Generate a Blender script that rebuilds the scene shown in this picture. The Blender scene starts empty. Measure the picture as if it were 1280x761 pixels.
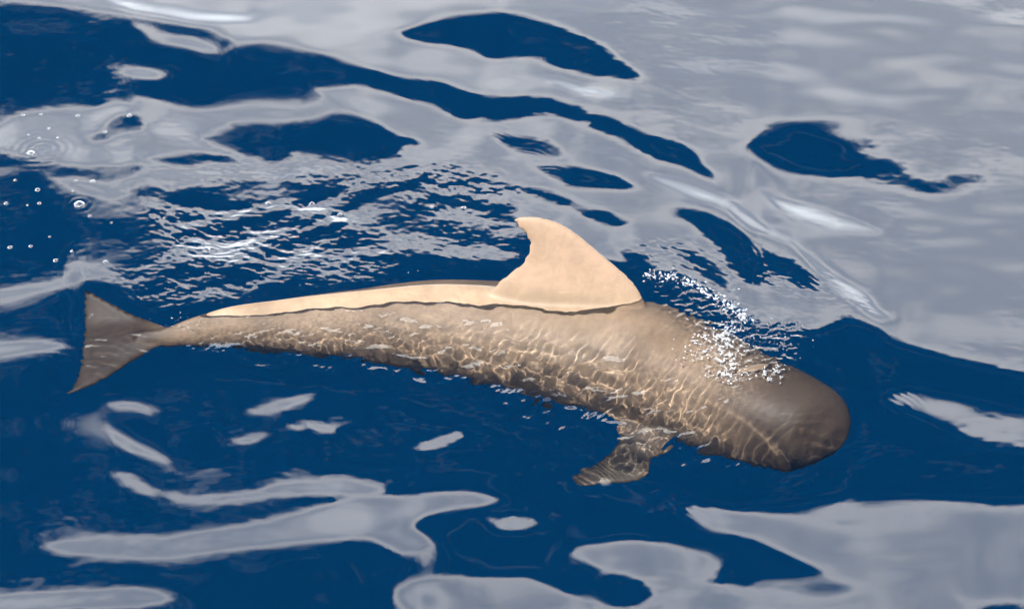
import bpy, bmesh, math, random
import numpy as np
from mathutils import Vector

random.seed(7)
RNG = np.random.default_rng(11)
S = bpy.context.scene
COL = S.collection

# ------------------------------------------------------------------ camera
PITCH = math.radians(35.0)      # looking down at the sea from a boat's deck
DIST = 14.0                     # metres to the point of the sea in the middle of the picture
WIDTH = 6.0                     # metres of sea across the picture there
W0, H0 = 1280.0, 761.0          # photograph size, for pixel <-> sea conversions
FPX = W0 * DIST / WIDTH
CAMP = np.array([0.0, -DIST * math.cos(PITCH), DIST * math.sin(PITCH)])
FWD = np.array([0.0, math.cos(PITCH), -math.sin(PITCH)])
UPV = np.array([0.0, math.sin(PITCH), math.cos(PITCH)])
cam_d = bpy.data.cameras.new('camera')
cam = bpy.data.objects.new('camera', cam_d)
COL.objects.link(cam)
cam.location = CAMP
cam.rotation_euler = (math.pi / 2 - PITCH, 0, 0)
cam_d.sensor_width = 36.0
cam_d.lens = 36.0 * DIST / WIDTH
cam_d.clip_start = 0.1
cam_d.clip_end = 20000.0
S.camera = cam

# ------------------------------------------------------------------ sun, sky, exposure
SUN_EL = math.radians(56.0)
SUN_AZ_VEC = np.array([-0.50, -0.866])        # horizontal direction towards the sun
sun_d = bpy.data.lights.new('sun', 'SUN')
sun_d.energy = 5.0
sun_d.angle = math.radians(0.5)
sun_d.color = (1.0, 0.95, 0.87)
sun = bpy.data.objects.new('sun', sun_d)
COL.objects.link(sun)
sv = Vector((SUN_AZ_VEC[0] * math.cos(SUN_EL), SUN_AZ_VEC[1] * math.cos(SUN_EL), math.sin(SUN_EL)))
sun.rotation_euler = sv.to_track_quat('Z', 'Y').to_euler()
sun.location = sv * 30
sun_d.cycles.is_caustics_light = True

CLOUD_TOP = 36.5                # degrees: height of the edge of the broken cloud over the horizon
world = bpy.data.worlds.new('World')
S.world = world
world.use_nodes = True
nt = world.node_tree
nt.nodes.clear()
N, L = nt.nodes.new, nt.links.new


def mth(tree, op, a, b=None, c=None, clamp=False):
    n = tree.nodes.new('ShaderNodeMath')
    n.operation = op
    n.use_clamp = clamp
    for i, v in enumerate((a, b, c)):
        if v is None:
            continue
        if isinstance(v, (int, float)):
            n.inputs[i].default_value = v
        else:
            tree.links.new(v, n.inputs[i])
    return n.outputs[0]


def maprange(tree, v, a, b, c, d, smooth=True):
    n = tree.nodes.new('ShaderNodeMapRange')
    n.interpolation_type = 'SMOOTHSTEP' if smooth else 'LINEAR'
    tree.links.new(v, n.inputs[0])
    for i, q in enumerate((a, b, c, d)):
        n.inputs[i + 1].default_value = q
    return n.outputs[0]


def noise(tree, vec, scale, detail=4.0, rough=0.5, dist=0.0):
    n = tree.nodes.new('ShaderNodeTexNoise')
    n.inputs['Scale'].default_value = scale
    n.inputs['Detail'].default_value = detail
    n.inputs['Roughness'].default_value = rough
    n.inputs['Distortion'].default_value = dist
    if vec is not None:
        tree.links.new(vec, n.inputs['Vector'])
    return n.outputs['Fac']


def mixcol(tree, fac, a, b, mode='MIX'):
    n = tree.nodes.new('ShaderNodeMix')
    n.data_type = 'RGBA'
    n.blend_type = mode
    for s, v in ((n.inputs[0], fac), (n.inputs[6], a), (n.inputs[7], b)):
        if isinstance(v, (int, float)):
            s.default_value = v
        elif isinstance(v, tuple):
            s.default_value = v
        else:
            tree.links.new(v, s)
    return n.outputs[2]


sky = N('ShaderNodeTexSky')
sky.sky_type = 'NISHITA'
sky.sun_disc = False
sky.sun_elevation = SUN_EL
sky.sun_rotation = math.atan2(SUN_AZ_VEC[0], SUN_AZ_VEC[1])
sky.air_density = 1.0
sky.dust_density = 0.4
sky.ozone_density = 3.0
tc = N('ShaderNodeTexCoord')
sep = N('ShaderNodeSeparateXYZ')
L(tc.outputs['Generated'], sep.inputs[0])
elev = mth(nt, 'DEGREES', mth(nt, 'ARCSINE', sep.outputs['Z']))
nbig = noise(nt, tc.outputs['Generated'], 5.0, 3.0, 0.5, 0.3)
nfine = noise(nt, tc.outputs['Generated'], 30.0, 5.0, 0.6, 0.6)
edge = mth(nt, 'ADD', mth(nt, 'MULTIPLY_ADD', nbig, 3.0, -1.5), mth(nt, 'MULTIPLY_ADD', nfine, 5.0, -2.5))
depth = mth(nt, 'SUBTRACT', mth(nt, 'ADD', edge, CLOUD_TOP), elev)       # degrees inside the cloud
wdt = mth(nt, 'MULTIPLY_ADD', maprange(nt, noise(nt, tc.outputs['Generated'], 4.0, 2.0), 0.45, 0.68, 0.0, 1.0), 3.4, 2.0)   # crisp and frayed edges
cov = maprange(nt, mth(nt, 'DIVIDE', depth, wdt), -0.75, 0.75, 0.0, 1.0)
rim = maprange(nt, depth, 1.5, 7.0, 0.0, 1.0)
nin = maprange(nt, noise(nt, tc.outputs['Generated'], 7.0, 3.0, 0.45, 0.6), 0.34, 0.66, 0.0, 1.0)
grey = mixcol(nt, nin, (7.0, 7.2, 7.5, 1), (12.2, 12.0, 11.7, 1))
ccol = mixcol(nt, rim, (14.6, 14.2, 13.6, 1), grey)
ccol = mixcol(nt, maprange(nt, elev, 10.0, 24.0, 0.9, 0.0), ccol, (15.5, 16.6, 17.2, 1))   # pale haze low down
skyt = mixcol(nt, 1.0, sky.outputs[0], (0.08, 0.36, 0.55, 1), 'MULTIPLY')
mp = N('ShaderNodeMapping')
mp.inputs['Scale'].default_value = (1.0, 1.6, 2.6)
L(tc.outputs['Generated'], mp.inputs['Vector'])
wisp = maprange(nt, noise(nt, mp.outputs[0], 6.0, 5.0, 0.6, 1.6), 0.54, 0.80, 0.0, 0.12)      # thin high cloud
cov = mth(nt, 'MAXIMUM', cov, wisp)
skyc = mixcol(nt, cov, skyt, ccol)
bg = N('ShaderNodeBackground')
bg.inputs['Strength'].default_value = 0.1
L(skyc, bg.inputs['Color'])
wo = N('ShaderNodeOutputWorld')
L(bg.outputs[0], wo.inputs['Surface'])

S.view_settings.view_transform = 'Standard'
S.view_settings.look = 'None'
S.view_settings.exposure = 2.55
S.view_settings.gamma = 1.0
S.view_settings.use_curve_mapping = False
S.render.engine = 'CYCLES'
S.cycles.use_denoising = True
S.cycles.max_bounces = 8
S.cycles.transmission_bounces = 6
S.cycles.transparent_max_bounces = 12
S.cycles.sample_clamp_indirect = 2.0
S.cycles.sample_clamp_direct = 0.0
S.cycles.blur_glossy = 0.0
S.cycles.use_adaptive_sampling = False

# ------------------------------------------------------------------ pixel <-> sea
REFR = 1.333


def pix_dir(u, v):
    d = FWD + np.array([1.0, 0, 0]) * (u - W0 / 2) / FPX + UPV * (H0 / 2 - v) / FPX
    return d / np.linalg.norm(d)


def at(u, v, z=0.0, lev=0.0):
    """Point at height z over the sea's level lev seen at pixel (u, v); below the surface the line of sight bends as light does."""
    d = pix_dir(u, v)
    if z >= 0:
        return CAMP + d * ((z + lev - CAMP[2]) / d[2])
    p = CAMP + d * ((lev - CAMP[2]) / d[2])
    h = np.array([d[0], d[1], 0.0])
    s = np.linalg.norm(h)
    h = h / s
    st = s / REFR
    ct = math.sqrt(1 - st * st)
    t = -z / ct
    return p + (h * st - np.array([0, 0, ct])) * t


def project(X, Y, Z=0.0):
    dx, dy, dz = X - CAMP[0], Y - CAMP[1], Z - CAMP[2]
    f = dy * FWD[1] + dz * FWD[2]
    return W0 / 2 + FPX * dx / f, H0 / 2 - FPX * (dy * UPV[1] + dz * UPV[2]) / f


# ------------------------------------------------------------------ the sea's waves
# Outlines, in the photograph, of where the sea mirrors open sky (blue) and cloud. They say which way the
# waves lean there; the wave heights are integrated from those slopes.
BIG_BLUE = [(-900, 185), (-200, 190), (0, 195), (30, 205), (55, 210), (100, 217), (130, 215), (160, 213), (180, 218), (172, 226),
            (165, 232), (150, 240), (190, 242), (215, 248), (250, 234), (290, 228), (330, 227), (350, 233), (400, 224),
            (440, 222), (480, 219), (510, 218), (540, 224), (580, 234), (640, 265), (660, 280), (720, 310), (790, 345),
            (830, 346), (870, 358), (905, 372), (935, 390), (940, 408), (985, 410), (1020, 405), (1060, 398), (1085, 402),
            (1110, 410), (1150, 425), (1200, 440), (1240, 450), (1290, 462), (2200, 560), (2200, 1400), (-900, 1400)]
BLUES = [
    [(-900, 20), (-300, 27), (0, 31), (50, 34), (100, 38), (165, 43), (220, 48), (265, 58), (288, 68), (292, 76), (285, 82),
     (300, 80), (325, 75), (370, 77), (425, 90), (465, 102), (505, 110), (545, 113), (575, 120), (600, 125), (640, 126),
     (690, 131), (725, 142), (735, 152), (730, 158), (700, 152), (660, 154), (620, 157), (605, 152), (580, 155),
     (550, 144), (520, 138), (490, 130), (450, 123), (398, 126), (405, 133), (395, 138), (370, 136), (330, 140),
     (290, 143), (260, 145), (225, 140), (195, 134), (170, 134), (165, 143), (140, 140), (120, 142), (90, 138),
     (60, 142), (30, 150), (10, 160), (0, 168), (-300, 160), (-900, 150)],
    [(105, 178), (125, 172), (135, 160), (150, 152), (170, 155), (180, 165), (178, 173), (160, 178), (135, 184), (115, 185)],
    [(137, 193), (160, 192), (162, 196), (148, 199)],
    [(250, 178), (270, 170), (290, 162), (320, 160), (360, 158), (400, 155), (430, 153), (450, 158), (475, 168),
     (495, 178), (510, 180), (525, 185), (527, 190), (510, 190), (500, 197), (500, 205), (470, 207), (440, 210),
     (420, 208), (400, 203), (375, 196), (368, 190), (362, 202), (350, 207), (345, 212), (335, 210), (325, 203),
     (305, 202), (290, 195), (270, 190), (252, 184)],
    [(185, 207), (215, 200), (260, 196), (290, 198), (305, 205), (300, 211), (275, 211), (240, 214), (215, 214), (195, 211)],
    [(500, 54), (530, 42), (575, 33), (620, 30), (650, 33), (690, 42), (730, 58), (765, 75), (790, 92), (799, 100),
     (795, 105), (775, 103), (740, 97), (700, 90), (665, 83), (625, 84), (610, 82), (590, 72), (560, 65), (530, 65), (508, 61)],
    [(735, 152), (760, 153), (790, 162), (820, 173), (850, 182), (875, 198), (888, 213), (890, 222), (870, 215),
     (840, 200), (800, 190), (760, 175), (740, 165)],
    [(608, 168), (625, 166), (660, 173), (690, 181), (703, 190), (705, 200), (690, 204), (660, 199), (640, 190), (620, 180)],
    [(670, 209), (700, 211), (740, 217), (775, 225), (797, 235), (780, 239), (745, 236), (710, 231), (685, 223)],
    [(565, 218), (600, 219), (640, 227), (690, 240), (722, 255), (700, 258), (660, 246), (620, 238), (585, 232)],
    [(938, 180), (945, 170), (965, 163), (1000, 159), (1030, 162), (1060, 171), (1085, 184), (1090, 192), (1060, 199),
     (1010, 202), (970, 201), (948, 193)],
    [(855, 270), (885, 271), (915, 279), (938, 296), (950, 328), (951, 352), (935, 347), (920, 333), (905, 313), (890, 297), (870, 284)],
    [(960, 317), (985, 320), (1010, 331), (1028, 346), (1020, 356), (1000, 351), (980, 336)],
    [(855, 311), (875, 320), (890, 333), (910, 349), (912, 358), (893, 347), (873, 333)],
    [(775, 312), (800, 320), (815, 334), (800, 337), (780, 323)],
    [(720, 262), (760, 268), (785, 280), (770, 284), (738, 274)],
]
CLOUDS = [
    [(170, 56), (190, 56), (215, 64), (245, 69), (272, 78), (275, 84), (255, 84), (225, 76), (190, 70)],
    [(160, 107), (175, 103), (195, 103), (205, 107), (198, 113), (175, 112)],
    [(1108, 481), (1115, 471), (1140, 469), (1190, 479), (1240, 491), (1290, 503), (1600, 560), (1600, 620), (1290, 553),
     (1250, 549), (1220, 536), (1190, 519), (1150, 501), (1120, 493)],
    [(858, 592), (862, 602), (875, 614), (890, 626), (915, 632), (945, 640), (975, 655), (1005, 672), (1028, 688),
     (1000, 692), (960, 688), (930, 691), (905, 689), (903, 664), (890, 648), (862, 640), (840, 631), (805, 630),
     (770, 631), (735, 636), (720, 643), (716, 650), (735, 660), (750, 672), (742, 685), (741, 700), (735, 708),
     (715, 699), (690, 686), (660, 677), (620, 677), (575, 681), (540, 690), (515, 702), (500, 715), (497, 726),
     (505, 738), (525, 748), (535, 765), (540, 840), (560, 1000), (2000, 1000), (2000, 640), (1290, 605), (1240, 602),
     (1200, 600), (1140, 591), (1100, 586), (1050, 582), (1000, 588), (960, 590), (930, 585), (890, 581), (870, 584)],
    [(55, 660), (65, 654), (100, 648), (140, 646), (185, 645), (200, 648), (240, 646), (280, 641), (325, 632),
     (370, 622), (400, 615), (420, 606), (450, 597), (500, 592), (540, 585), (580, 579), (620, 580), (632, 585),
     (620, 592), (590, 600), (560, 607), (530, 615), (515, 625), (515, 635), (530, 642), (538, 652), (525, 662),
     (500, 669), (480, 660), (460, 652), (430, 656), (390, 660), (340, 666), (280, 672), (225, 676), (180, 681),
     (135, 678), (90, 672), (65, 667)],
    [(205, 594), (240, 600), (270, 596), (300, 594), (325, 592), (332, 585), (360, 581), (400, 580), (425, 574),
     (460, 580), (478, 586), (460, 593), (435, 597), (400, 597), (370, 598), (340, 600), (310, 604), (275, 609), (245, 606), (212, 602)],
    [(140, 572), (160, 571), (180, 581), (197, 592), (193, 600), (170, 597), (150, 586)],
    [(132, 517), (150, 524), (170, 533), (190, 542), (206, 552), (208, 558), (185, 553), (160, 546), (142, 533)],
    [(120, 476), (150, 478), (172, 483), (194, 493), (186, 499), (165, 494), (145, 494), (127, 486)],
    [(310, 496), (340, 487), (370, 477), (400, 462), (411, 458), (408, 465), (380, 481), (350, 491), (320, 499)],
    [(525, 530), (545, 521), (565, 513), (578, 505), (570, 518), (550, 527), (530, 533)],
    [(290, 533), (305, 527), (328, 525), (320, 532), (300, 536)],
    [(-900, 722), (0, 720), (40, 719), (90, 717), (130, 715), (165, 714), (190, 718), (209, 727), (200, 735), (170, 742),
     (120, 743), (60, 741), (0, 739), (-900, 741)],
    [(388, 511), (415, 512), (414, 518), (395, 517)], [(360, 515), (380, 511), (370, 517)],
    [(728, 522), (765, 530), (792, 545), (785, 556), (755, 570), (735, 548)],
    [(812, 552), (850, 547), (872, 563), (866, 575), (826, 577)],
    [(603, 607), (640, 600), (670, 604), (674, 614), (655, 624), (620, 626)],
    [(-500, 424), (0, 419), (40, 414), (80, 414), (100, 419), (60, 428), (0, 433), (-500, 436)],
    [(-300, 352), (0, 354), (60, 345), (120, 338), (160, 342), (130, 350), (60, 358), (0, 362), (-300, 362)],
    [(200, 284), (260, 289), (320, 297), (400, 306), (452, 325), (420, 329), (350, 328), (300, 332), (250, 324), (210, 306)],
    [(175, 255), (205, 254), (225, 262), (215, 275), (185, 270)],
    [(350, 250), (420, 262), (470, 275), (450, 282), (390, 272), (345, 260)],
    [(480, 290), (560, 300), (640, 318), (620, 330), (540, 322), (470, 302)],
    [(500, 250), (580, 262), (640, 285), (600, 288), (530, 272)],
    [(60, 230), (100, 232), (160, 250), (140, 256), (90, 244)],
]
BLUE_HOLES = [
    [(736, 690), (745, 682), (775, 681), (800, 687), (818, 699), (815, 709), (795, 718), (768, 719), (748, 711), (738, 702)],
    [(520, 627), (545, 612), (585, 607), (575, 618), (555, 632), (540, 640)],
]
HALF_BLUE = [   # thin cloud, half open sky
    [(1070, 172), (1110, 176), (1140, 194), (1165, 215), (1185, 200), (1210, 192), (1235, 198), (1240, 214), (1215, 228), (1170, 232), (1130, 222), (1085, 200)],
    [(905, 690), (960, 690), (1030, 692), (1075, 705), (1060, 715), (1000, 712), (940, 705)],
    [(640, 740), (700, 735), (760, 742), (780, 765), (640, 775)],
    [(1200, 735), (1290, 745), (1290, 790), (1220, 780)],
    [(980, 590), (1040, 605), (1080, 620), (1060, 628), (1000, 618), (960, 606)],
]
WAKE = [(-300, 235), (100, 230), (170, 240), (250, 236), (350, 232), (440, 224), (520, 222), (580, 232), (650, 262), (700, 290),
        (640, 350), (400, 362), (260, 378), (180, 385), (110, 372), (-300, 372)]
RUFFLED = [(690, 262), (760, 262), (860, 300), (930, 330), (1000, 340), (1070, 375), (1050, 400), (940, 408), (860, 358), (790, 335)]
SPLASH = [(804, 352), (860, 356), (920, 380), (945, 402), (1005, 408), (995, 436), (960, 466), (905, 470), (880, 440), (860, 400)]
BODY = [(85, 490), (100, 360), (200, 400), (280, 372), (450, 352), (600, 340), (790, 345), (870, 390), (900, 415), (940, 450),
        (1010, 460), (1060, 530), (1050, 575), (930, 585), (820, 555), (700, 520), (560, 480), (450, 460), (300, 452), (190, 448)]
FLANK = [(75, 500), (95, 355), (200, 400), (300, 385), (450, 372), (600, 365), (720, 400), (860, 440), (930, 500), (940, 590), (820, 560), (700, 525),
         (560, 485), (450, 465), (300, 456), (190, 450)]
HEADP = [(880, 430), (1000, 450), (1070, 530), (1050, 600), (930, 590), (900, 520)]


def sdf(poly, U, V):
    p = np.array(poly, float)
    q = np.roll(p, -1, axis=0)
    best = np.full(U.shape, 1e18)
    ins = np.zeros(U.shape, bool)
    for (x0, y0), (x1, y1) in zip(p, q):
        ex, ey = x1 - x0, y1 - y0
        t = np.clip(((U - x0) * ex + (V - y0) * ey) / (ex * ex + ey * ey + 1e-9), 0, 1)
        best = np.minimum(best, (U - x0 - t * ex) ** 2 + (V - y0 - t * ey) ** 2)
        if y0 != y1:
            c = ((y0 > V) != (y1 > V)) & (U < (x1 - x0) * (V - y0) / (y1 - y0) + x0)
            ins ^= c
    d = np.sqrt(best)
    return np.where(ins, -d, d)


ST = 3.0
US = np.arange(-340, 1630, ST)
VS = np.arange(-170, 960, ST)
UU, VV = np.meshgrid(US, VS)
d = sdf(BIG_BLUE, UU, VV)                 # positive: cloud, negative: open sky


def local(poly, margin=70):
    """sdf only near the polygon; far away a large constant"""
    p = np.array(poly)
    i0 = max(0, int((p[:, 0].min() - margin - US[0]) / ST)); i1 = max(i0 + 1, int((p[:, 0].max() + margin - US[0]) / ST))
    j0 = max(0, int((p[:, 1].min() - margin - VS[0]) / ST)); j1 = max(j0 + 1, int((p[:, 1].max() + margin - VS[0]) / ST))
    out = np.full(UU.shape, 1e3)
    out[j0:j1, i0:i1] = sdf(poly, UU[j0:j1, i0:i1], VV[j0:j1, i0:i1])
    return out


for P in BLUES:
    d = np.minimum(d, local(P))
for P in CLOUDS:
    d = np.maximum(d, -local(P))
for P in BLUE_HOLES:
    d = np.minimum(d, local(P))
M = 0.45 * np.tanh(d / 5.5) + 0.55 * np.tanh(d / 40.0)


def soft(poly, w):
    return 1.0 / (1.0 + np.exp(np.clip(local(poly, 150) / w, -30, 30)))


M = np.where((M < 0) & (UU < 640) & (VV < 215), M * 1.45, M)      # open sky deep and clear there
for P in HALF_BLUE:
    s_ = soft(P, 6.0)
    M = M * (1 - s_) + s_ * (0.34 if P is HALF_BLUE[0] else 0.13)
body_m = soft(BODY, 6.0)
halo = 1.0 / (1.0 + np.exp(np.clip((local(BODY, 150) - 11.0) / 4.0, -30, 30)))
M = M * (1 - halo) - 1.5 * halo
wake_m = soft(WAKE, 14.0) * np.clip((UU - 90) / 120, 0.12, 1.0)
M = M * (1 - 0.55 * wake_m * (1 - body_m)) - 0.10 * wake_m * (1 - body_m)
ruff_m = soft(RUFFLED, 14.0)
spl_m = soft(SPLASH, 5.0)
M = M * (1 - 0.5 * spl_m) - 0.3 * spl_m
flank_m = soft(FLANK, 8.0)
head_m = soft(HEADP, 14.0)


BRIGHT = [
    [(815, 220), (860, 228), (905, 245), (945, 270), (985, 292), (1000, 302), (950, 286), (895, 262), (850, 244)],
    [(955, 234), (1010, 242), (1065, 258), (1100, 276), (1050, 276), (995, 262)],
    [(990, 298), (1040, 326), (1082, 356), (1110, 388), (1100, 397), (1068, 376), (1030, 342)],
    [(140, 26), (230, 34), (310, 44), (240, 48), (170, 40)],
    [(690, 108), (745, 115), (780, 128), (730, 127)],
]
bright_m = np.zeros_like(M)
for P in BRIGHT:
    bright_m = np.maximum(bright_m, soft(P, 4.0))


def sample(A, u, v):
    x = np.clip((u - US[0]) / ST, 0, len(US) - 1.001)
    y = np.clip((v - VS[0]) / ST, 0, len(VS) - 1.001)
    i, j = x.astype(int), y.astype(int)
    fx, fy = x - i, y - j
    return (A[j, i] * (1 - fx) * (1 - fy) + A[j, i + 1] * fx * (1 - fy) + A[j + 1, i] * (1 - fx) * fy + A[j + 1, i + 1] * fx * fy)


# base waves on a regular grid
DX, DY = 0.015, 0.018
X0, X1, Y0, Y1 = -6.0, 6.0, -5.0, 7.6
NX, NY = 800, 700
GX = X0 + np.arange(NX) * DX
GY = Y0 + np.arange(NY) * DY
XX, YY = np.meshgrid(GX, GY)
PU, PV = project(XX, YY)
m = sample(M, PU, PV)
VD = np.stack([XX - CAMP[0], YY - CAMP[1], 0 * XX - CAMP[2]], -1)
VD /= np.linalg.norm(VD, axis=-1)[..., None]
e_t = CLOUD_TOP - 10.0 * m - 15.0 * sample(bright_m, PU, PV)


def window(x, y):
    wx = np.clip(np.minimum(x - X0, GX[-1] - x) / 0.8, 0, 1)
    wy = np.clip(np.minimum(y - Y0, GY[-1] - y) / 0.8, 0, 1)
    return (wx * wx * (3 - 2 * wx)) * (wy * wy * (3 - 2 * wy))


win = window(XX, YY)
KX = 2 * np.pi * np.fft.fftfreq(NX, DX)[None, :]
KY = 2 * np.pi * np.fft.fftfreq(NY, DY)[:, None]
KK = np.sqrt(KX ** 2 + KY ** 2)
lp = np.exp(-(KK * 0.010) ** 2)
den = KY ** 2 + 0.4 * KX ** 2 + 0.01
HF = np.zeros((NY, NX), complex)
for it in range(10):                # each pass works off what the smooth solution still misses
    hx, hy = np.real(np.fft.ifft2(1j * KX * HF)), np.real(np.fft.ifft2(1j * KY * HF))
    nn = np.stack([-hx, -hy, 1 + 0 * hx], -1)
    nn /= np.linalg.norm(nn, axis=-1)[..., None]
    e_a = np.degrees(np.arcsin(np.clip(VD[..., 2] - 2 * (VD * nn).sum(-1) * nn[..., 2], -1, 1)))   # height of the mirrored sky
    if it == 9:
        vis = (PU > 0) & (PU < 1280) & (PV > 0) & (PV < 761) & (np.abs(m) > 0.3)
        print('outline mismatch', np.mean((e_a > CLOUD_TOP)[vis] != (m < 0)[vis]), 'slopes', np.abs(hx).max(), np.abs(hy).max())
        break
    res = np.tan(np.radians(np.clip(e_t - e_a, -30, 30)) / 2) * win
    HF = HF + (-1j * KY) * np.fft.fft2(res) * lp / den
HB = np.real(np.fft.ifft2(HF))

# graded mesh grid: finest over the whale, fine where the picture looks, growing out to the horizon


def spaced(a_, b_, st):
    n = max(2, int(round((b_ - a_) / st)))
    return np.linspace(a_, b_, n, endpoint=False)


def outward(start, sign, limit):
    out, step, p = [], 0.012, start
    while abs(p) < limit:
        step *= 1.13
        p += sign * step
        out.append(p)
    return out


xs = np.concatenate([outward(-4.15, -1, 6000)[::-1], spaced(-4.15, -2.75, 0.009), spaced(-2.75, 2.15, 0.0055), spaced(2.15, 4.15, 0.009), [4.15], outward(4.15, 1, 6000)])
ys = np.concatenate([outward(-3.0, -1, 6000)[::-1], spaced(-3.0, -1.45, 0.0115), spaced(-1.45, 0.75, 0.0065), spaced(0.75, 4.6, 0.0115), [4.6], outward(4.6, 1, 6000)])
MX, MY = np.meshgrid(xs, ys)
QU, QV = project(MX, MY)
near = (np.abs(MX) < 7) & (MY > -6) & (MY < 9)
QU = np.where(near, QU, 1e5); QV = np.where(near, QV, 1e5)


def cubic(g0, st, n, q_, spline=False):
    """indices and weights that take a regular grid to the points q_"""
    f = (q_ - g0) / st
    i = np.floor(f).astype(int)
    t_ = f - i
    if spline:
        w = [(1 - t_) ** 3 / 6, (3 * t_ ** 3 - 6 * t_ ** 2 + 4) / 6, (-3 * t_ ** 3 + 3 * t_ ** 2 + 3 * t_ + 1) / 6, t_ ** 3 / 6]
    else:
        w = [(-t_ + 2 * t_ ** 2 - t_ ** 3) / 2, (2 - 5 * t_ ** 2 + 3 * t_ ** 3) / 2, (t_ + 4 * t_ ** 2 - 3 * t_ ** 3) / 2, (-t_ ** 2 + t_ ** 3) / 2]
    r = np.nonzero((i >= 1) & (i < n - 2))[0]
    return r, i[r], [k[r] for k in w]


def to_mesh_grid(F, dom, spline=False):
    x0, y0, dx, dy = dom
    rx, ix, wx_ = cubic(x0, dx, F.shape[1], xs, spline)
    ry, iy, wy_ = cubic(y0, dy, F.shape[0], ys, spline)
    G = sum(F[:, ix + k - 1] * wx_[k][None, :] for k in range(4))
    G = sum(G[iy + k - 1] * wy_[k][:, None] for k in range(4))
    out = np.zeros(MX.shape)
    out[ry[0]:ry[-1] + 1, rx[0]:rx[-1] + 1] = G
    return out


def band(dom, shape, l0, l1, ax=1.0, ang=0.0, seed=0, mesh=True):
    """band-limited random waves between wavelengths l0 and l1 (m), scaled to unit slope"""
    x0, y0, dx, dy = dom
    ny, nx = shape
    kx_ = 2 * np.pi * np.fft.fftfreq(nx, dx)[None, :]
    ky_ = 2 * np.pi * np.fft.fftfreq(ny, dy)[:, None]
    f = np.fft.fft2(np.random.default_rng(seed).standard_normal((ny, nx)))
    c, s_ = math.cos(ang), math.sin(ang)
    kx = (kx_ * c + ky_ * s_) * ax
    ky = (-kx_ * s_ + ky_ * c)
    k = np.sqrt(kx ** 2 + ky ** 2) + 1e-9
    lo, hi = 2 * np.pi / l1, 2 * np.pi / l0
    w = np.exp(-np.maximum(0, np.log(lo / k)) ** 2 * 9) * np.exp(-np.maximum(0, np.log(k / hi)) ** 2 * 9) / k ** 1.6
    f = f * w
    h = np.real(np.fft.ifft2(f))
    s2 = np.real(np.fft.ifft2(1j * ky_ * f)) ** 2 + np.real(np.fft.ifft2(1j * kx_ * f)) ** 2
    h = h / math.sqrt(s2.mean())
    return to_mesh_grid(h, dom) if mesh else h


ALL = ((-6.0, -5.0, 0.012, 0.015), (840, 1000))
WK = ((-4.3, -0.8, 0.008, 0.009), (400, 900))
BD = ((-2.9, -1.7, 0.0045, 0.0055), (480, 1150))
FR = ((-4.3, -3.2, 0.010, 0.012), (680, 860))
bm, fm, hm = sample(body_m, QU, QV), sample(flank_m, QU, QV), sample(head_m, QU, QV)
wm, rm, sm = sample(wake_m, QU, QV), sample(ruff_m, QU, QV), sample(spl_m, QU, QV)
H = to_mesh_grid(HB, (X0, Y0, DX, DY), True)
patch = np.clip(band(*WK, 0.5, 1.6, 2.0, -0.1, 21) / 0.12 + 0.75, 0.35, 1.5)
H = H + band(*ALL, 0.3, 0.9, 1.6, 0.1, 1) * 0.011 + band(*ALL, 0.7, 1.8, 1.4, -0.3, 31) * (0.014 * np.clip((QU - 600) / 300, 0, 1) * np.clip((380 - QV) / 150, 0, 1))
calm = np.clip(band(*ALL, 0.8, 2.5, 1.5, 0.2, 22) / 0.15 + 0.35, 0.0, 1.5)
H = H + band(*FR, 0.06, 0.14, 1.5, -0.1, 2) * 0.0045 * calm
lw = np.clip((QU - 60) / 160, 0.15, 1.0)
H = H + (band(*WK, 0.06, 0.20, 1.9, -0.15, 3) * 0.042 + band(*WK, 0.035, 0.08, 1.5, -0.3, 13) * 0.075 + band(*WK, 0.2, 0.5, 1.5, 0.3, 14) * 0.05) * wm * (1 - bm) * patch * lw
H = H + (band(*WK, 0.04, 0.12, 1.8, -0.35, 4) * 0.022 + band(*WK, 0.04, 0.07, 1.2, -0.6, 15) * 0.014) * rm * (1 - bm) * patch
bb = np.clip((bm - 0.84) / 0.15, 0, 1)
bb = bb * (1 - 0.75 * np.exp(-np.minimum(((QU - 800) / 60) ** 2 + ((QV - 560) / 30) ** 2, 30)))
fl = np.clip((280 - QU) / 100, 0, 1)
tail = np.clip((600 - QU) / 250, 0, 1)
H = H + band(*BD, 0.15, 0.35, 1.2, 0.4, 17) * 0.05 * bb * (1 - 0.5 * fl) * np.clip((700 - QU) / 150, 0.25, 1)
H = H + (band(*BD, 0.09, 0.22, 1.6, -0.3, 5) * (0.095 - 0.04 * tail) + band(*BD, 0.05, 0.10, 2.0, 0.5, 18) * 0.055 * (1 - 0.5 * tail) + band(*BD, 0.028, 0.055, 1.15, 0.6, 16) * (0.03 + 0.055 * tail) * (1 - 0.95 * fl)) * fm * bb * (1 - 0.85 * hm)
H = H + band(*BD, 0.04, 0.10, 3.0, 0.95, 6) * 0.06 * bb * np.clip((QU - 500) / 150, 0, 1) * (1 - 0.6 * hm)
H = H + band(*BD, 0.035, 0.09, 1.0, 0.0, 7) * 0.24 * sm


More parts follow.
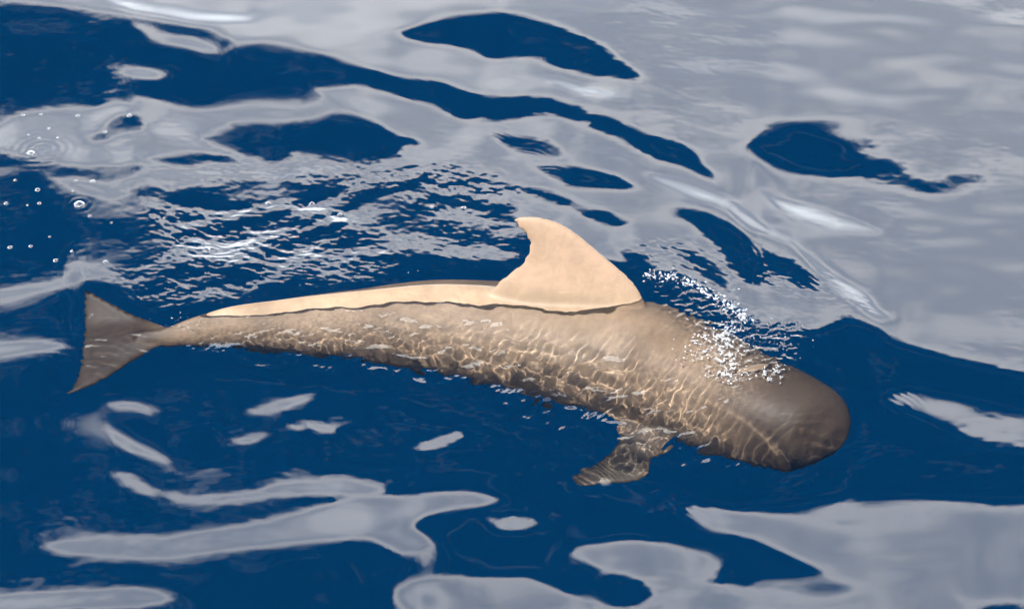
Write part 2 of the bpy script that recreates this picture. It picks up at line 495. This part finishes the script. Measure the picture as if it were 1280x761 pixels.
def packet(u, v, ang, lam, rad, slope, bend=0.6):
    """a short train of parallel capillary ripples"""
    c = at(u, v)
    i0, i1 = np.searchsorted(xs, (c[0] - 3 * rad, c[0] + 3 * rad))
    j0, j1 = np.searchsorted(ys, (c[1] - 3 * rad, c[1] + 3 * rad))
    dx, dy = MX[j0:j1, i0:i1] - c[0], MY[j0:j1, i0:i1] - c[1]
    al, ac = dx * math.cos(ang) + dy * math.sin(ang), -dx * math.sin(ang) + dy * math.cos(ang)
    ph = (al + bend * ac ** 2 + 0.012 * np.sin(ac * 23 + u) + 0.01 * np.sin(al * 31 + v)) * 2 * math.pi / lam
    H[j0:j1, i0:i1] += slope * lam / (2 * math.pi) * np.cos(ph) * np.exp(-(dx ** 2 + dy ** 2) / rad ** 2)


for a_ in ((530, 122, 1.2, 0.045, 0.16, 0.03), (620, 170, 1.1, 0.042, 0.14, 0.04), (665, 190, 1.1, 0.042, 0.12, 0.03),
           (1125, 482, 0.5, 0.045, 0.14, 0.02), (868, 598, 0.6, 0.045, 0.16, 0.022), (705, 525, 0.7, 0.035, 0.16, 0.05),
           (512, 248, 0.7, 0.04, 0.12, 0.05), (945, 320, 0.2, 0.05, 0.14, 0.04), (1020, 345, 0.8, 0.045, 0.12, 0.04),
           (170, 370, 0.5, 0.045, 0.18, 0.07), (690, 215, 1.2, 0.04, 0.1, 0.04),
           (975, 525, 2.15, 0.065, 0.30, 0.065, 1.0), (860, 470, 2.4, 0.05, 0.3, 0.06, -0.8), (130, 420, 1.3, 0.06, 0.22, 0.06),
           (640, 440, 0.3, 0.05, 0.16, 0.09, 3.0), (690, 470, 0.8, 0.05, 0.15, 0.09, 3.0)):
    packet(*a_)


def crest(pts, a, sg):
    """a narrow raised fold along a line"""
    w = np.array([at(*p)[:2] for p in pts])
    i0, i1 = np.searchsorted(xs, w[:, 0].min() - .3), np.searchsorted(xs, w[:, 0].max() + .3)
    j0, j1 = np.searchsorted(ys, w[:, 1].min() - .3), np.searchsorted(ys, w[:, 1].max() + .3)
    x, y = MX[j0:j1, i0:i1], MY[j0:j1, i0:i1]
    bst = np.full(x.shape, 1e9)
    for (p, q_) in zip(w[:-1], w[1:]):
        e = q_ - p
        t_ = np.clip(((x - p[0]) * e[0] + (y - p[1]) * e[1]) / (e @ e), 0, 1)
        bst = np.minimum(bst, (x - p[0] - t_ * e[0]) ** 2 + (y - p[1] - t_ * e[1]) ** 2)
    out = np.zeros(MX.shape)
    out[j0:j1, i0:i1] = a * np.exp(-bst / (2 * sg * sg))
    return out


H = H + crest([(880, 474), (905, 484), (930, 497), (952, 513), (970, 532), (982, 552)], 0.006, 0.024)
# rings round the bubbles
for (u, v, R, a) in ((55, 196, 0.17, 0.0007), (100, 262, 0.08, 0.0006), (40, 202, 0.10, 0.0006), (580, 262, 0.08, 0.0005)):
    c = at(u, v)
    r = np.hypot(MX - c[0], MY - c[1])
    H = H + a * np.cos(r * 2 * math.pi / 0.055) * np.exp(-np.minimum((r / R) ** 2, 40))
MZ = H * window(MX, MY)
HL = np.real(np.fft.ifft2(HF * np.exp(-(KK * 0.10) ** 2 / 2)))     # the sea's level without ripples


def level(p):
    i = int(round((p[0] - X0) / DX)); j = int(round((p[1] - Y0) / DY))
    return float(HL[j, i])


def water_z(x, y):
    i = min(max(np.searchsorted(xs, x), 1), len(xs) - 1); j = min(max(np.searchsorted(ys, y), 1), len(ys) - 1)
    a_, b_ = (x - xs[i - 1]) / (xs[i] - xs[i - 1]), (y - ys[j - 1]) / (ys[j] - ys[j - 1])
    return float(MZ[j - 1, i - 1] * (1 - a_) * (1 - b_) + MZ[j - 1, i] * a_ * (1 - b_) + MZ[j, i - 1] * (1 - a_) * b_ + MZ[j, i] * a_ * b_)


print('sea heights', MZ.min(), MZ.max(), MZ.size, 'levels along whale', [round(level(at(u, v)), 3) for u, v in ((150, 420), (280, 380), (450, 362), (600, 350), (720, 350), (850, 400), (940, 450), (1040, 530))])


def grid_mesh(name, X, Y, Z):
    ny, nx = X.shape
    co = np.stack([X, Y, Z], -1).reshape(-1, 3).astype(np.float32)
    idx = np.arange(ny * nx).reshape(ny, nx)
    q = np.stack([idx[:-1, :-1], idx[:-1, 1:], idx[1:, 1:], idx[1:, :-1]], -1).reshape(-1, 4).astype(np.int32)
    me = bpy.data.meshes.new(name)
    me.vertices.add(len(co)); me.vertices.foreach_set('co', co.ravel())
    me.loops.add(q.size); me.loops.foreach_set('vertex_index', q.ravel())
    me.polygons.add(len(q)); me.polygons.foreach_set('loop_start', np.arange(0, q.size, 4, dtype=np.int32))
    me.polygons.foreach_set('use_smooth', np.ones(len(q), bool))
    me.update(calc_edges=True)
    return me


def new_mat(name):
    mt = bpy.data.materials.new(name)
    mt.use_nodes = True
    mt.node_tree.nodes.clear()
    return mt, mt.node_tree


wmat, t = new_mat('sea_water')
gl = t.nodes.new('ShaderNodeBsdfGlass')
gl.inputs['IOR'].default_value = REFR
gl.inputs['Roughness'].default_value = 0.0
o = t.nodes.new('ShaderNodeOutputMaterial')
t.links.new(gl.outputs[0], o.inputs['Surface'])

sea = bpy.data.objects.new('sea_surface', grid_mesh('sea_surface', MX, MY, MZ))
COL.objects.link(sea)
sea.data.materials.append(wmat)
sea['kind'] = 'structure'
sea['label'] = 'calm dark blue sea mirroring grey cloud in smooth patches'
sea.cycles.is_caustics_caster = True

# the blue of the depths, far below
dmat, t = new_mat('deep_water')
df = t.nodes.new('ShaderNodeBsdfDiffuse')
df.inputs['Color'].default_value = (0.0, 0.024, 0.062, 1)
o = t.nodes.new('ShaderNodeOutputMaterial')
t.links.new(df.outputs[0], o.inputs['Surface'])
gx = np.array([-7000, -50, 50, 7000.0])
AX, AY = np.meshgrid(gx, gx)
deep = bpy.data.objects.new('deep_water', grid_mesh('deep_water', AX, AY, AX * 0 - 60.0))
COL.objects.link(deep)
deep.data.materials.append(dmat)
deep['kind'] = 'structure'

# ------------------------------------------------------------------ the whale
def ring_mesh(bm_, rings, cap=True):
    vs = [[bm_.verts.new(p) for p in r] for r in rings]
    n = len(vs[0])
    for a, b in zip(vs[:-1], vs[1:]):
        for i in range(n):
            bm_.faces.new((a[i], a[(i + 1) % n], b[(i + 1) % n], b[i]))
    bm_.faces.new(vs[0][::-1])
    bm_.faces.new(vs[-1])


def interp(xs_, ys_, q):
    """smooth (monotone-ish cubic) interpolation of columns"""
    xs_, ys_ = np.asarray(xs_, float), np.asarray(ys_, float)
    mth_ = np.gradient(ys_, xs_, axis=0)
    k = np.clip(np.searchsorted(xs_, q) - 1, 0, len(xs_) - 2)
    h = xs_[k + 1] - xs_[k]
    s_ = (q - xs_[k]) / h
    s_, h = s_[:, None], h[:, None]
    return ((1 + 2 * s_) * (1 - s_) ** 2 * ys_[k] + s_ * (1 - s_) ** 2 * h * mth_[k]
            + s_ ** 2 * (3 - 2 * s_) * ys_[k + 1] + s_ ** 2 * (s_ - 1) * h * mth_[k + 1])


# pixel u, centre v, height of the back above the sea, half height, half width
ST_W = [
    (170, 421, -0.060, 0.055, 0.060),
    (205, 421, -0.045, 0.085, 0.065),
    (240, 414, -0.010, 0.135, 0.090),
    (280, 408, 0.030, 0.178, 0.125),
    (350, 404, 0.038, 0.230, 0.185),
    (450, 401, 0.040, 0.300, 0.262),
    (550, 402, 0.040, 0.375, 0.350),
    (600, 407, 0.038, 0.402, 0.380),
    (650, 414, 0.030, 0.422, 0.405),
    (720, 428, 0.020, 0.438, 0.428),
    (770, 438, -0.005, 0.440, 0.430),
    (800, 446, -0.025, 0.438, 0.428),
    (850, 466, -0.035, 0.418, 0.408),
    (900, 488, -0.035, 0.395, 0.385),
    (945, 509, -0.035, 0.370, 0.365),
    (990, 524, -0.060, 0.335, 0.335),
    (1018, 534, -0.110, 0.285, 0.285),
    (1035, 542, -0.180, 0.205, 0.205),
    (1044, 547, -0.270, 0.100, 0.105),
]
cent = []
for (u, v, zt, rv, rh) in ST_W:
    lv = level(at(u, v))
    c_ = at(u, v, zt - rv, lv)
    for _ in range(2):                  # the sea's level right over the back
        c_ = at(u, v, zt - rv + level(c_) - lv, lv)
    cent.append(np.append(c_, (rv, rh)))
cent = np.array(cent)
seg = np.concatenate([[0], np.cumsum(np.linalg.norm(np.diff(cent[:, :3], axis=0), axis=1))])
q = np.linspace(0, seg[-1], 110)
SP = interp(seg, cent, q)
TAN = np.gradient(SP[:, :3], axis=0)
TAN /= np.linalg.norm(TAN, axis=1)[:, None]
SIDE = np.cross(TAN, np.array([0, 0, 1.0]))        # towards the camera side
SIDE /= np.linalg.norm(SIDE, axis=1)[:, None]
DORS = np.cross(SIDE, TAN)
ROLL = math.radians(6.0)
SD = SIDE * math.cos(ROLL) + DORS * -math.sin(ROLL)
DR = DORS * math.cos(ROLL) + SIDE * math.sin(ROLL)
SD, DR = SIDE * math.cos(ROLL) + DORS * math.sin(ROLL), DORS * math.cos(ROLL) - SIDE * math.sin(ROLL)
bmw = bmesh.new()
rings = []
NS = 48
for i in range(len(q)):
    tq = q[i] / seg[-1]
    rv, rh = SP[i, 3], SP[i, 4]
    keel = max(0.0, 1 - tq / 0.55)
    ridge = min(1.0, max(0.0, (0.74 - tq) / 0.12))
    r = []
    for k in range(NS):
        a = 2 * math.pi * k / NS
        cx, cy = math.cos(a), math.sin(a)
        pinch = 1 - 0.40 * keel * abs(cy) ** 2
        if cy > 0:
            pinch *= 1 - 0.62 * ridge * cy ** 3
        r.append(tuple(SP[i, :3] + SD[i] * (rh * cx * pinch) + DR[i] * rv * cy))
    rings.append(r)
ring_mesh(bmw, rings)


def foil(pairs, n=20):
    """closed blade from (leading point, trailing point, half thickness, thickness direction)"""
    P = np.array([np.concatenate([a, b, [th], nn]) for a, b, th, nn in pairs])
    qq = np.linspace(0, len(P) - 1, (len(P) - 1) * 5 + 1)
    Q = interp(np.arange(len(P)), P, qq)
    rr = []
    for row in Q:
        a, b, th, nn = row[:3], row[3:6], row[6], row[7:10]
        nn = nn / np.linalg.norm(nn)
        r = []
        for k in range(n):
            ang = 2 * math.pi * k / n
            c = 0.5 - 0.5 * math.cos(ang)
            prof = math.sin(ang) * (1.25 - 0.75 * c)
            r.append(tuple(a + (b - a) * c + nn * th * prof))
        rr.append(r)
    ring_mesh(bmw, rr)


# dorsal fin: stands on the back, leaning a little away from the boat
base_a, base_b = at(800, 360, 0.02), at(590, 352, 0.04)
fin_l = base_b - base_a
fin_l /= np.linalg.norm(fin_l)
lean = math.radians(12)
fin_side = np.cross(fin_l, np.array([0, 0, 1.0]))
fin_side /= np.linalg.norm(fin_side)
if fin_side[1] < 0:
    fin_side = -fin_side
fin_up = np.array([0, 0, 1.0]) * math.cos(lean) + fin_side * math.sin(lean)
fin_n = np.cross(fin_l, fin_up)
crest_p = SP[:, :3] + DR * SP[:, 3:4]
fin_o = crest_p[np.argmin(np.abs(crest_p[:, 0] - at(700, 352)[0]))]


def on_fin(u, v):
    dd = pix_dir(u, v)
    return CAMP + dd * (np.dot(fin_o - CAMP, fin_n) / np.dot(dd, fin_n))


FIN = [((815, 400), (600, 385), 0.075), ((802, 368), (614, 361), 0.066), ((789, 350), (633, 343), 0.052), ((772, 334), (649, 331), 0.043),
       ((750, 316), (659, 316), 0.036), ((728, 297), (660, 302), 0.030), ((706, 282), (653, 290), 0.025),
       ((686, 274), (645, 283), 0.020), ((668, 270.5), (641.5, 278), 0.015), ((653, 270), (642, 273.5), 0.008)]
foil([(on_fin(*a), on_fin(*b), th, fin_n) for a, b, th in FIN])

UPN = np.array([0.0, 0, 1])


def blade(rows, nn):
    foil([(at(*a, level(at(*a[:2]))), at(*b, level(at(*b[:2]))), th, np.array(nn, float)) for a, b, th in rows])


# right flipper, trailing below the body
blade([((852, 522, -0.42), (755, 500, -0.42), 0.050),
       ((842, 546, -0.45), (768, 529, -0.45), 0.042), ((828, 558, -0.48), (774, 547, -0.48), 0.036),
       ((815, 573, -0.51), (764, 560, -0.51), 0.030), ((812, 588, -0.53), (746, 572, -0.53), 0.025),
       ((792, 599, -0.55), (730, 580, -0.55), 0.020), ((760, 606, -0.56), (717, 588, -0.56), 0.015),
       ((728, 609, -0.57), (709, 597, -0.57), 0.008)], (0.15, -0.1, 1))
# flukes
blade([((232, 420, -0.10), (106, 408, -0.10), 0.040), ((200, 433, -0.11), (104, 420, -0.10), 0.036),
       ((166, 451, -0.13), (101, 441, -0.12), 0.026), ((132, 472, -0.15), (97, 463, -0.145), 0.018),
       ((103, 486, -0.17), (89, 481, -0.17), 0.012), ((85, 492, -0.18), (80, 491, -0.18), 0.006)], (0, 0.1, 1))
blade([((232, 422, -0.10), (106, 424, -0.10), 0.040), ((202, 406, -0.09), (105, 408, -0.095), 0.036),
       ((168, 393, -0.06), (104, 391, -0.065), 0.026), ((138, 378, -0.03), (104, 377, -0.03), 0.018),
       ((116, 366, -0.005), (103, 367, -0.005), 0.012), ((106, 361, 0.004), (102, 362, 0.004), 0.006)], (0, 0.1, 1))
# the lip of the blowhole, just breaking the surface
lip = [at(u, v, 0.0, level(at(u, v))) for u, v in ((905, 468), (925, 465), (945, 461), (962, 458), (978, 456))]
lr = []
for i, p in enumerate(lip):
    rr = (0.02, 0.05, 0.06, 0.05, 0.02)[i]
    ztop = (-0.03, 0.008, 0.014, 0.008, -0.03)[i] + level(p)
    lr.append([(p[0], p[1] + rr * math.cos(a) * 1.1, ztop - 2.2 * rr + 2.2 * rr * math.sin(a)) for a in np.linspace(0, 2 * math.pi, 16, endpoint=False)])
ring_mesh(bmw, lr)
bmesh.ops.recalc_face_normals(bmw, faces=bmw.faces)
raw = bpy.data.meshes.new('raw')
bmw.to_mesh(raw)
bmw.free()
tmp = bpy.data.objects.new('raw', raw)
COL.objects.link(tmp)
md = tmp.modifiers.new('r', 'REMESH'); md.mode = 'VOXEL'; md.voxel_size = 0.013
md = tmp.modifiers.new('s', 'SMOOTH'); md.factor = 0.5; md.iterations = 6
dg = bpy.context.evaluated_depsgraph_get()
wme = bpy.data.meshes.new_from_object(tmp.evaluated_get(dg))
bpy.data.objects.remove(tmp)
wme.name = 'pilot_whale'
for p in wme.polygons:
    p.use_smooth = True
print('whale tris', len(wme.polygons) * 2)

skin, t = new_mat('whale_skin')
tcx = t.nodes.new('ShaderNodeTexCoord')
P3 = tcx.outputs['Object']
n1 = noise(t, P3, 2.2, 5, 0.55, 0.4)
n2 = noise(t, P3, 14, 6, 0.65, 0.8)
base = mixcol(t, maprange(t, n1, 0.3, 0.7, 0, 1), (0.064, 0.046, 0.031, 1), (0.108, 0.077, 0.052, 1))
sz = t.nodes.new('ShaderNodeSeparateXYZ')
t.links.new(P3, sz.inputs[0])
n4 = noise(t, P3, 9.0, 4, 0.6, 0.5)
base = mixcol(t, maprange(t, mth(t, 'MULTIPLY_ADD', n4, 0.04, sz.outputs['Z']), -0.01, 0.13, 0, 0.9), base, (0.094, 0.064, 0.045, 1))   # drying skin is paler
base = mixcol(t, maprange(t, n2, 0.35, 0.75, 0, 0.35), base, (0.050, 0.037, 0.027, 1))
mp2 = t.nodes.new('ShaderNodeMapping')
mp2.inputs['Rotation'].default_value = (0.3, 0.5, 0.6)
mp2.inputs['Scale'].default_value = (3.0, 40.0, 40.0)
t.links.new(P3, mp2.inputs['Vector'])
scr = maprange(t, noise(t, mp2.outputs[0], 1.0, 3, 0.6, 0.3), 0.66, 0.74, 0, 0.35)
base = mixcol(t, scr, base, (0.125, 0.098, 0.076, 1))      # old rake marks
n3 = noise(t, P3, 5.0, 4, 0.6, 1.0)
base = mixcol(t, maprange(t, n3, 0.45, 0.7, 0, 0.25), base, (0.055, 0.036, 0.023, 1))
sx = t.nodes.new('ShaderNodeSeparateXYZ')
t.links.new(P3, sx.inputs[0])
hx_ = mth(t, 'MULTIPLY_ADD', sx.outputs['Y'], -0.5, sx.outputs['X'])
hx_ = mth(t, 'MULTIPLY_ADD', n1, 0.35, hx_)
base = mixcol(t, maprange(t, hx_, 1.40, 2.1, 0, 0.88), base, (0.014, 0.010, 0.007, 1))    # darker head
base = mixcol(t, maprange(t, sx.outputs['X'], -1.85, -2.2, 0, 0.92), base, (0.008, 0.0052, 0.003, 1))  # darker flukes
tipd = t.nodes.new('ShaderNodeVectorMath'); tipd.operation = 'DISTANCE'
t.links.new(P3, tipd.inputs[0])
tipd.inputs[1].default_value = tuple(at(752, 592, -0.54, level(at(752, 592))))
base = mixcol(t, maprange(t, tipd.outputs['Value'], 0.40, 0.24, 0, 0.85), base, (0.010, 0.008, 0.005, 1))   # flipper tip painted darker, standing in for light lost in deeper water
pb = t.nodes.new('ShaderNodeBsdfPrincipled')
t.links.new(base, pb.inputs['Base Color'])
pb.inputs['Roughness'].default_value = 0.5
pb.inputs['Specular IOR Level'].default_value = 0.09
bp = t.nodes.new('ShaderNodeBump')
bp.inputs['Strength'].default_value = 0.12
bp.inputs['Distance'].default_value = 0.01
t.links.new(n2, bp.inputs['Height'])
t.links.new(bp.outputs[0], pb.inputs['Normal'])
o = t.nodes.new('ShaderNodeOutputMaterial')
t.links.new(pb.outputs[0], o.inputs['Surface'])
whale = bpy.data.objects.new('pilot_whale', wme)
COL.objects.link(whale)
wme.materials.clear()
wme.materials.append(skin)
whale['label'] = 'brown pilot whale swimming just under the surface, hooked dorsal fin out of the water'
whale['category'] = 'whale'
whale.cycles.is_caustics_receiver = True

# ------------------------------------------------------------------ splash behind the blowhole, bubbles
def ico(sub):
    b = bmesh.new()
    bmesh.ops.create_icosphere(b, subdivisions=sub, radius=1.0)
    v = np.array([x.co[:] for x in b.verts])
    f = np.array([[q_.index for q_ in fc.verts] for fc in b.faces])
    b.free()
    return v, f


def tri_mesh(name, V, F):
    me = bpy.data.meshes.new(name)
    me.from_pydata(V.tolist(), [], F.tolist())
    for p in me.polygons:
        p.use_smooth = True
    me.update()
    return me


foam, t = new_mat('foam')
d1 = t.nodes.new('ShaderNodeBsdfDiffuse'); d1.inputs['Color'].default_value = (0.62, 0.63, 0.64, 1)
g1 = t.nodes.new('ShaderNodeBsdfGlass'); g1.inputs['IOR'].default_value = REFR; g1.inputs['Roughness'].default_value = 0.02
mx = t.nodes.new('ShaderNodeMixShader'); mx.inputs[0].default_value = 0.10
o = t.nodes.new('ShaderNodeOutputMaterial')
t.links.new(g1.outputs[0], mx.inputs[1]); t.links.new(d1.outputs[0], mx.inputs[2]); t.links.new(mx.outputs[0], o.inputs['Surface'])

IV1, IF1 = ico(1)
IV2, IF2 = ico(3)
FV, FF, off = [], [], 0
LUMPS = []


def blob(c, r, flat, rough, big):
    global off
    V, F = (IV2, IF2) if big else (IV1, IF1)
    ph = RNG.uniform(0, 6.28, (6, 3)); kk = RNG.uniform(1.5, 5.0, (6, 3))
    dsp = 1 + rough * sum(np.sin(V @ kk[i] + ph[i, 0]) for i in range(6)) / 3
    e = RNG.uniform(0.6, 1.5, 2)
    P = V * dsp[:, None] * r * np.array([e[0], e[1], flat])
    a = RNG.uniform(0, 6.28)
    R_ = np.array([[math.cos(a), -math.sin(a), 0], [math.sin(a), math.cos(a), 0], [0, 0, 1]])
    FV.append(P @ R_.T + np.array(c)); FF.append(F + off); off += len(V)


def spray(u, v, su, sv_, n, r0, r1, zmax, big_p=0.0):
    for _ in range(n):
        p = at(u + RNG.normal(0, su), v + RNG.normal(0, sv_))
        r = math.exp(RNG.uniform(math.log(r0), math.log(r1)))
        big = RNG.random() < big_p
        z = water_z(p[0], p[1]) + abs(RNG.normal(0, zmax)) * (0 if big else 1)
        if big:
            LUMPS.append((p[0], p[1], z, r * 2.0))
        else:
            blob((p[0], p[1], z), r, 0.8, 0.2, False)


PA = [(800, 347), (830, 347), (850, 351), (870, 357), (890, 366), (910, 377), (925, 386), (940, 398)]
for (a0, b0), (a1, b1) in zip(PA[:-1], PA[1:]):
    for k in range(7):
        f_ = RNG.random()
        spray(a0 + (a1 - a0) * f_, b0 + (b1 - b0) * f_, 4, 3, 6, 0.0015, 0.007, 0.012, 0.08)
for k in range(30):
    spray(905 + RNG.normal(0, 22), 420 + RNG.normal(0, 17), 6, 5, 16, 0.0012, 0.006, 0.02, 0.35)
for k in range(18):
    spray(885 + RNG.random() * 95, 462 - RNG.random() * 14, 5, 3, 10, 0.0012, 0.006, 0.012, 0.3)
spray(965, 415, 22, 12, 60, 0.0012, 0.0035, 0.003)
spray(920, 372, 4, 8, 25, 0.0012, 0.004, 0.05)
spray(430, 345, 60, 5, 25, 0.0012, 0.004, 0.0)
spray(240, 400, 25, 8, 40, 0.0012, 0.004, 0.0)
# the torn sheets of water: strings of drops fused into one skin
SV, SF_, so = [], [], 0
for (x, y, z, r) in LUMPS:
    ang = RNG.uniform(0, 6.28)
    n = RNG.integers(3, 9)
    hx2 = RNG.uniform(-0.3, 0.6)
    for k in range(n):
        rr = r * RNG.uniform(0.45, 1.0) * (1 - 0.6 * k / n)
        SV.append(IV1 * rr * np.array([1, 1, 0.8]) + np.array([x, y, z + hx2 * 0.012 * k])); SF_.append(IF1 + so); so += len(IV1)
        ang += RNG.normal(0, 0.6)
        x += math.cos(ang) * rr * 1.1; y += math.sin(ang) * rr * 1.1
so_ = bpy.data.objects.new('raw', tri_mesh('raw', np.concatenate(SV), np.concatenate(SF_)))
COL.objects.link(so_)
md = so_.modifiers.new('r', 'REMESH'); md.mode = 'VOXEL'; md.voxel_size = 0.0035
md = so_.modifiers.new('s', 'SMOOTH'); md.factor = 0.5; md.iterations = 2
dg = bpy.context.evaluated_depsgraph_get()
sm_ = bpy.data.meshes.new_from_object(so_.evaluated_get(dg))
bpy.data.objects.remove(so_)
sm_.calc_loop_triangles()
tv = np.zeros(len(sm_.vertices) * 3, np.float32); sm_.vertices.foreach_get('co', tv)
tf = np.zeros(len(sm_.loop_triangles) * 3, np.int32); sm_.loop_triangles.foreach_get('vertices', tf)
FV.append(tv.reshape(-1, 3)); FF.append(tf.reshape(-1, 3) + off)
sp = bpy.data.objects.new('splash_foam', tri_mesh('splash_foam', np.concatenate(FV), np.concatenate(FF)))
COL.objects.link(sp)
sp.data.materials.append(foam)
sp['kind'] = 'stuff'
sp['label'] = 'white splashing drops and foam thrown up behind the head of the whale'
sp['category'] = 'foam'

film, t = new_mat('bubble_film')
g1 = t.nodes.new('ShaderNodeBsdfGlass'); g1.inputs['IOR'].default_value = REFR
o = t.nodes.new('ShaderNodeOutputMaterial')
t.links.new(g1.outputs[0], o.inputs['Surface'])


def bubble_mesh(r):
    """thin dome standing in a raised rim of foam"""
    prof = [(1.35, -0.12), (1.30, 0.06), (1.16, 0.16), (1.0, 0.12), (0.95, 0.32), (0.82, 0.57), (0.6, 0.8), (0.32, 0.94), (0.0, 1.0),
            (0.0, 0.93), (0.30, 0.87), (0.56, 0.74), (0.76, 0.52), (0.88, 0.28), (0.92, -0.12)]
    b = bmesh.new()
    n = 20
    loops = []
    for (a, z) in prof:
        if a == 0:
            loops.append([b.verts.new((0, 0, z * r * 0.8))])
        else:
            loops.append([b.verts.new((a * r * math.cos(6.28318 * k / n), a * r * math.sin(6.28318 * k / n), z * r * 0.8)) for k in range(n)])
    for li, (A, B) in enumerate(zip(loops, loops[1:] + loops[:1])):
        for k in range(n):
            k2 = (k + 1) % n
            if len(A) == 1 and len(B) == 1:
                continue
            if len(A) == 1:
                f = b.faces.new((A[0], B[k2], B[k]))
            elif len(B) == 1:
                f = b.faces.new((A[k], A[k2], B[0]))
            else:
                f = b.faces.new((A[k], A[k2], B[k2], B[k]))
            f.smooth = True
            f.material_index = 1 if li in (0, 1, 2) else 0
    bmesh.ops.recalc_face_normals(b, faces=b.faces)
    me = bpy.data.meshes.new('bubble')
    b.to_mesh(me)
    b.free()
    me.materials.append(film)
    me.materials.append(foam)
    return me


bub = bubble_mesh(1.0)
BUBBLES = [(30, 152, 6), (52, 150, 5), (98, 151, 7), (163, 156, 8), (132, 173, 6), (37, 178, 4), (50, 182, 5), (73, 181, 4), (62, 169, 5),
           (40, 202, 12), (48, 244, 8), (8, 256, 7), (50, 259, 6), (117, 234, 9), (96, 234, 5), (100, 262, 15), (92, 247, 4), (35, 260, 4),
           (113, 276, 6), (12, 305, 7), (38, 305, 6), (69, 322, 7), (132, 329, 7), (62, 296, 4), (90, 314, 5), (335, 257, 8), (390, 256, 9),
           (425, 270, 7), (580, 262, 7), (258, 313, 11), (275, 295, 7), (540, 263, 6), (206, 278, 5), (20, 232, 5), (140, 284, 4)]
for (u, v, w_) in BUBBLES:
    ob = bpy.data.objects.new('bubble', bub)
    COL.objects.link(ob)
    p = at(u, v)
    ob.location = (p[0], p[1], water_z(p[0], p[1]))
    r = w_ * WIDTH / W0 * 0.5 * 0.72
    ob.scale = (r, r, r)
    ob.rotation_euler = (0, 0, RNG.uniform(0, 6.28))
    if w_ == 15:
        lab = 'largest bubble with a thick white rim floating off the tail of the whale'
    elif w_ == 12:
        lab = 'bubble with a white rim floating at the middle of the ripple rings'
    elif u > 200:
        lab = 'small bubble in the ruffled wake between the tail and the dorsal fin'
    else:
        lab = 'small round bubble with a white rim floating beyond the tail of the whale'
    ob['label'] = lab
    ob['category'] = 'bubble'
    ob['group'] = 'bubbles floating in the wake'
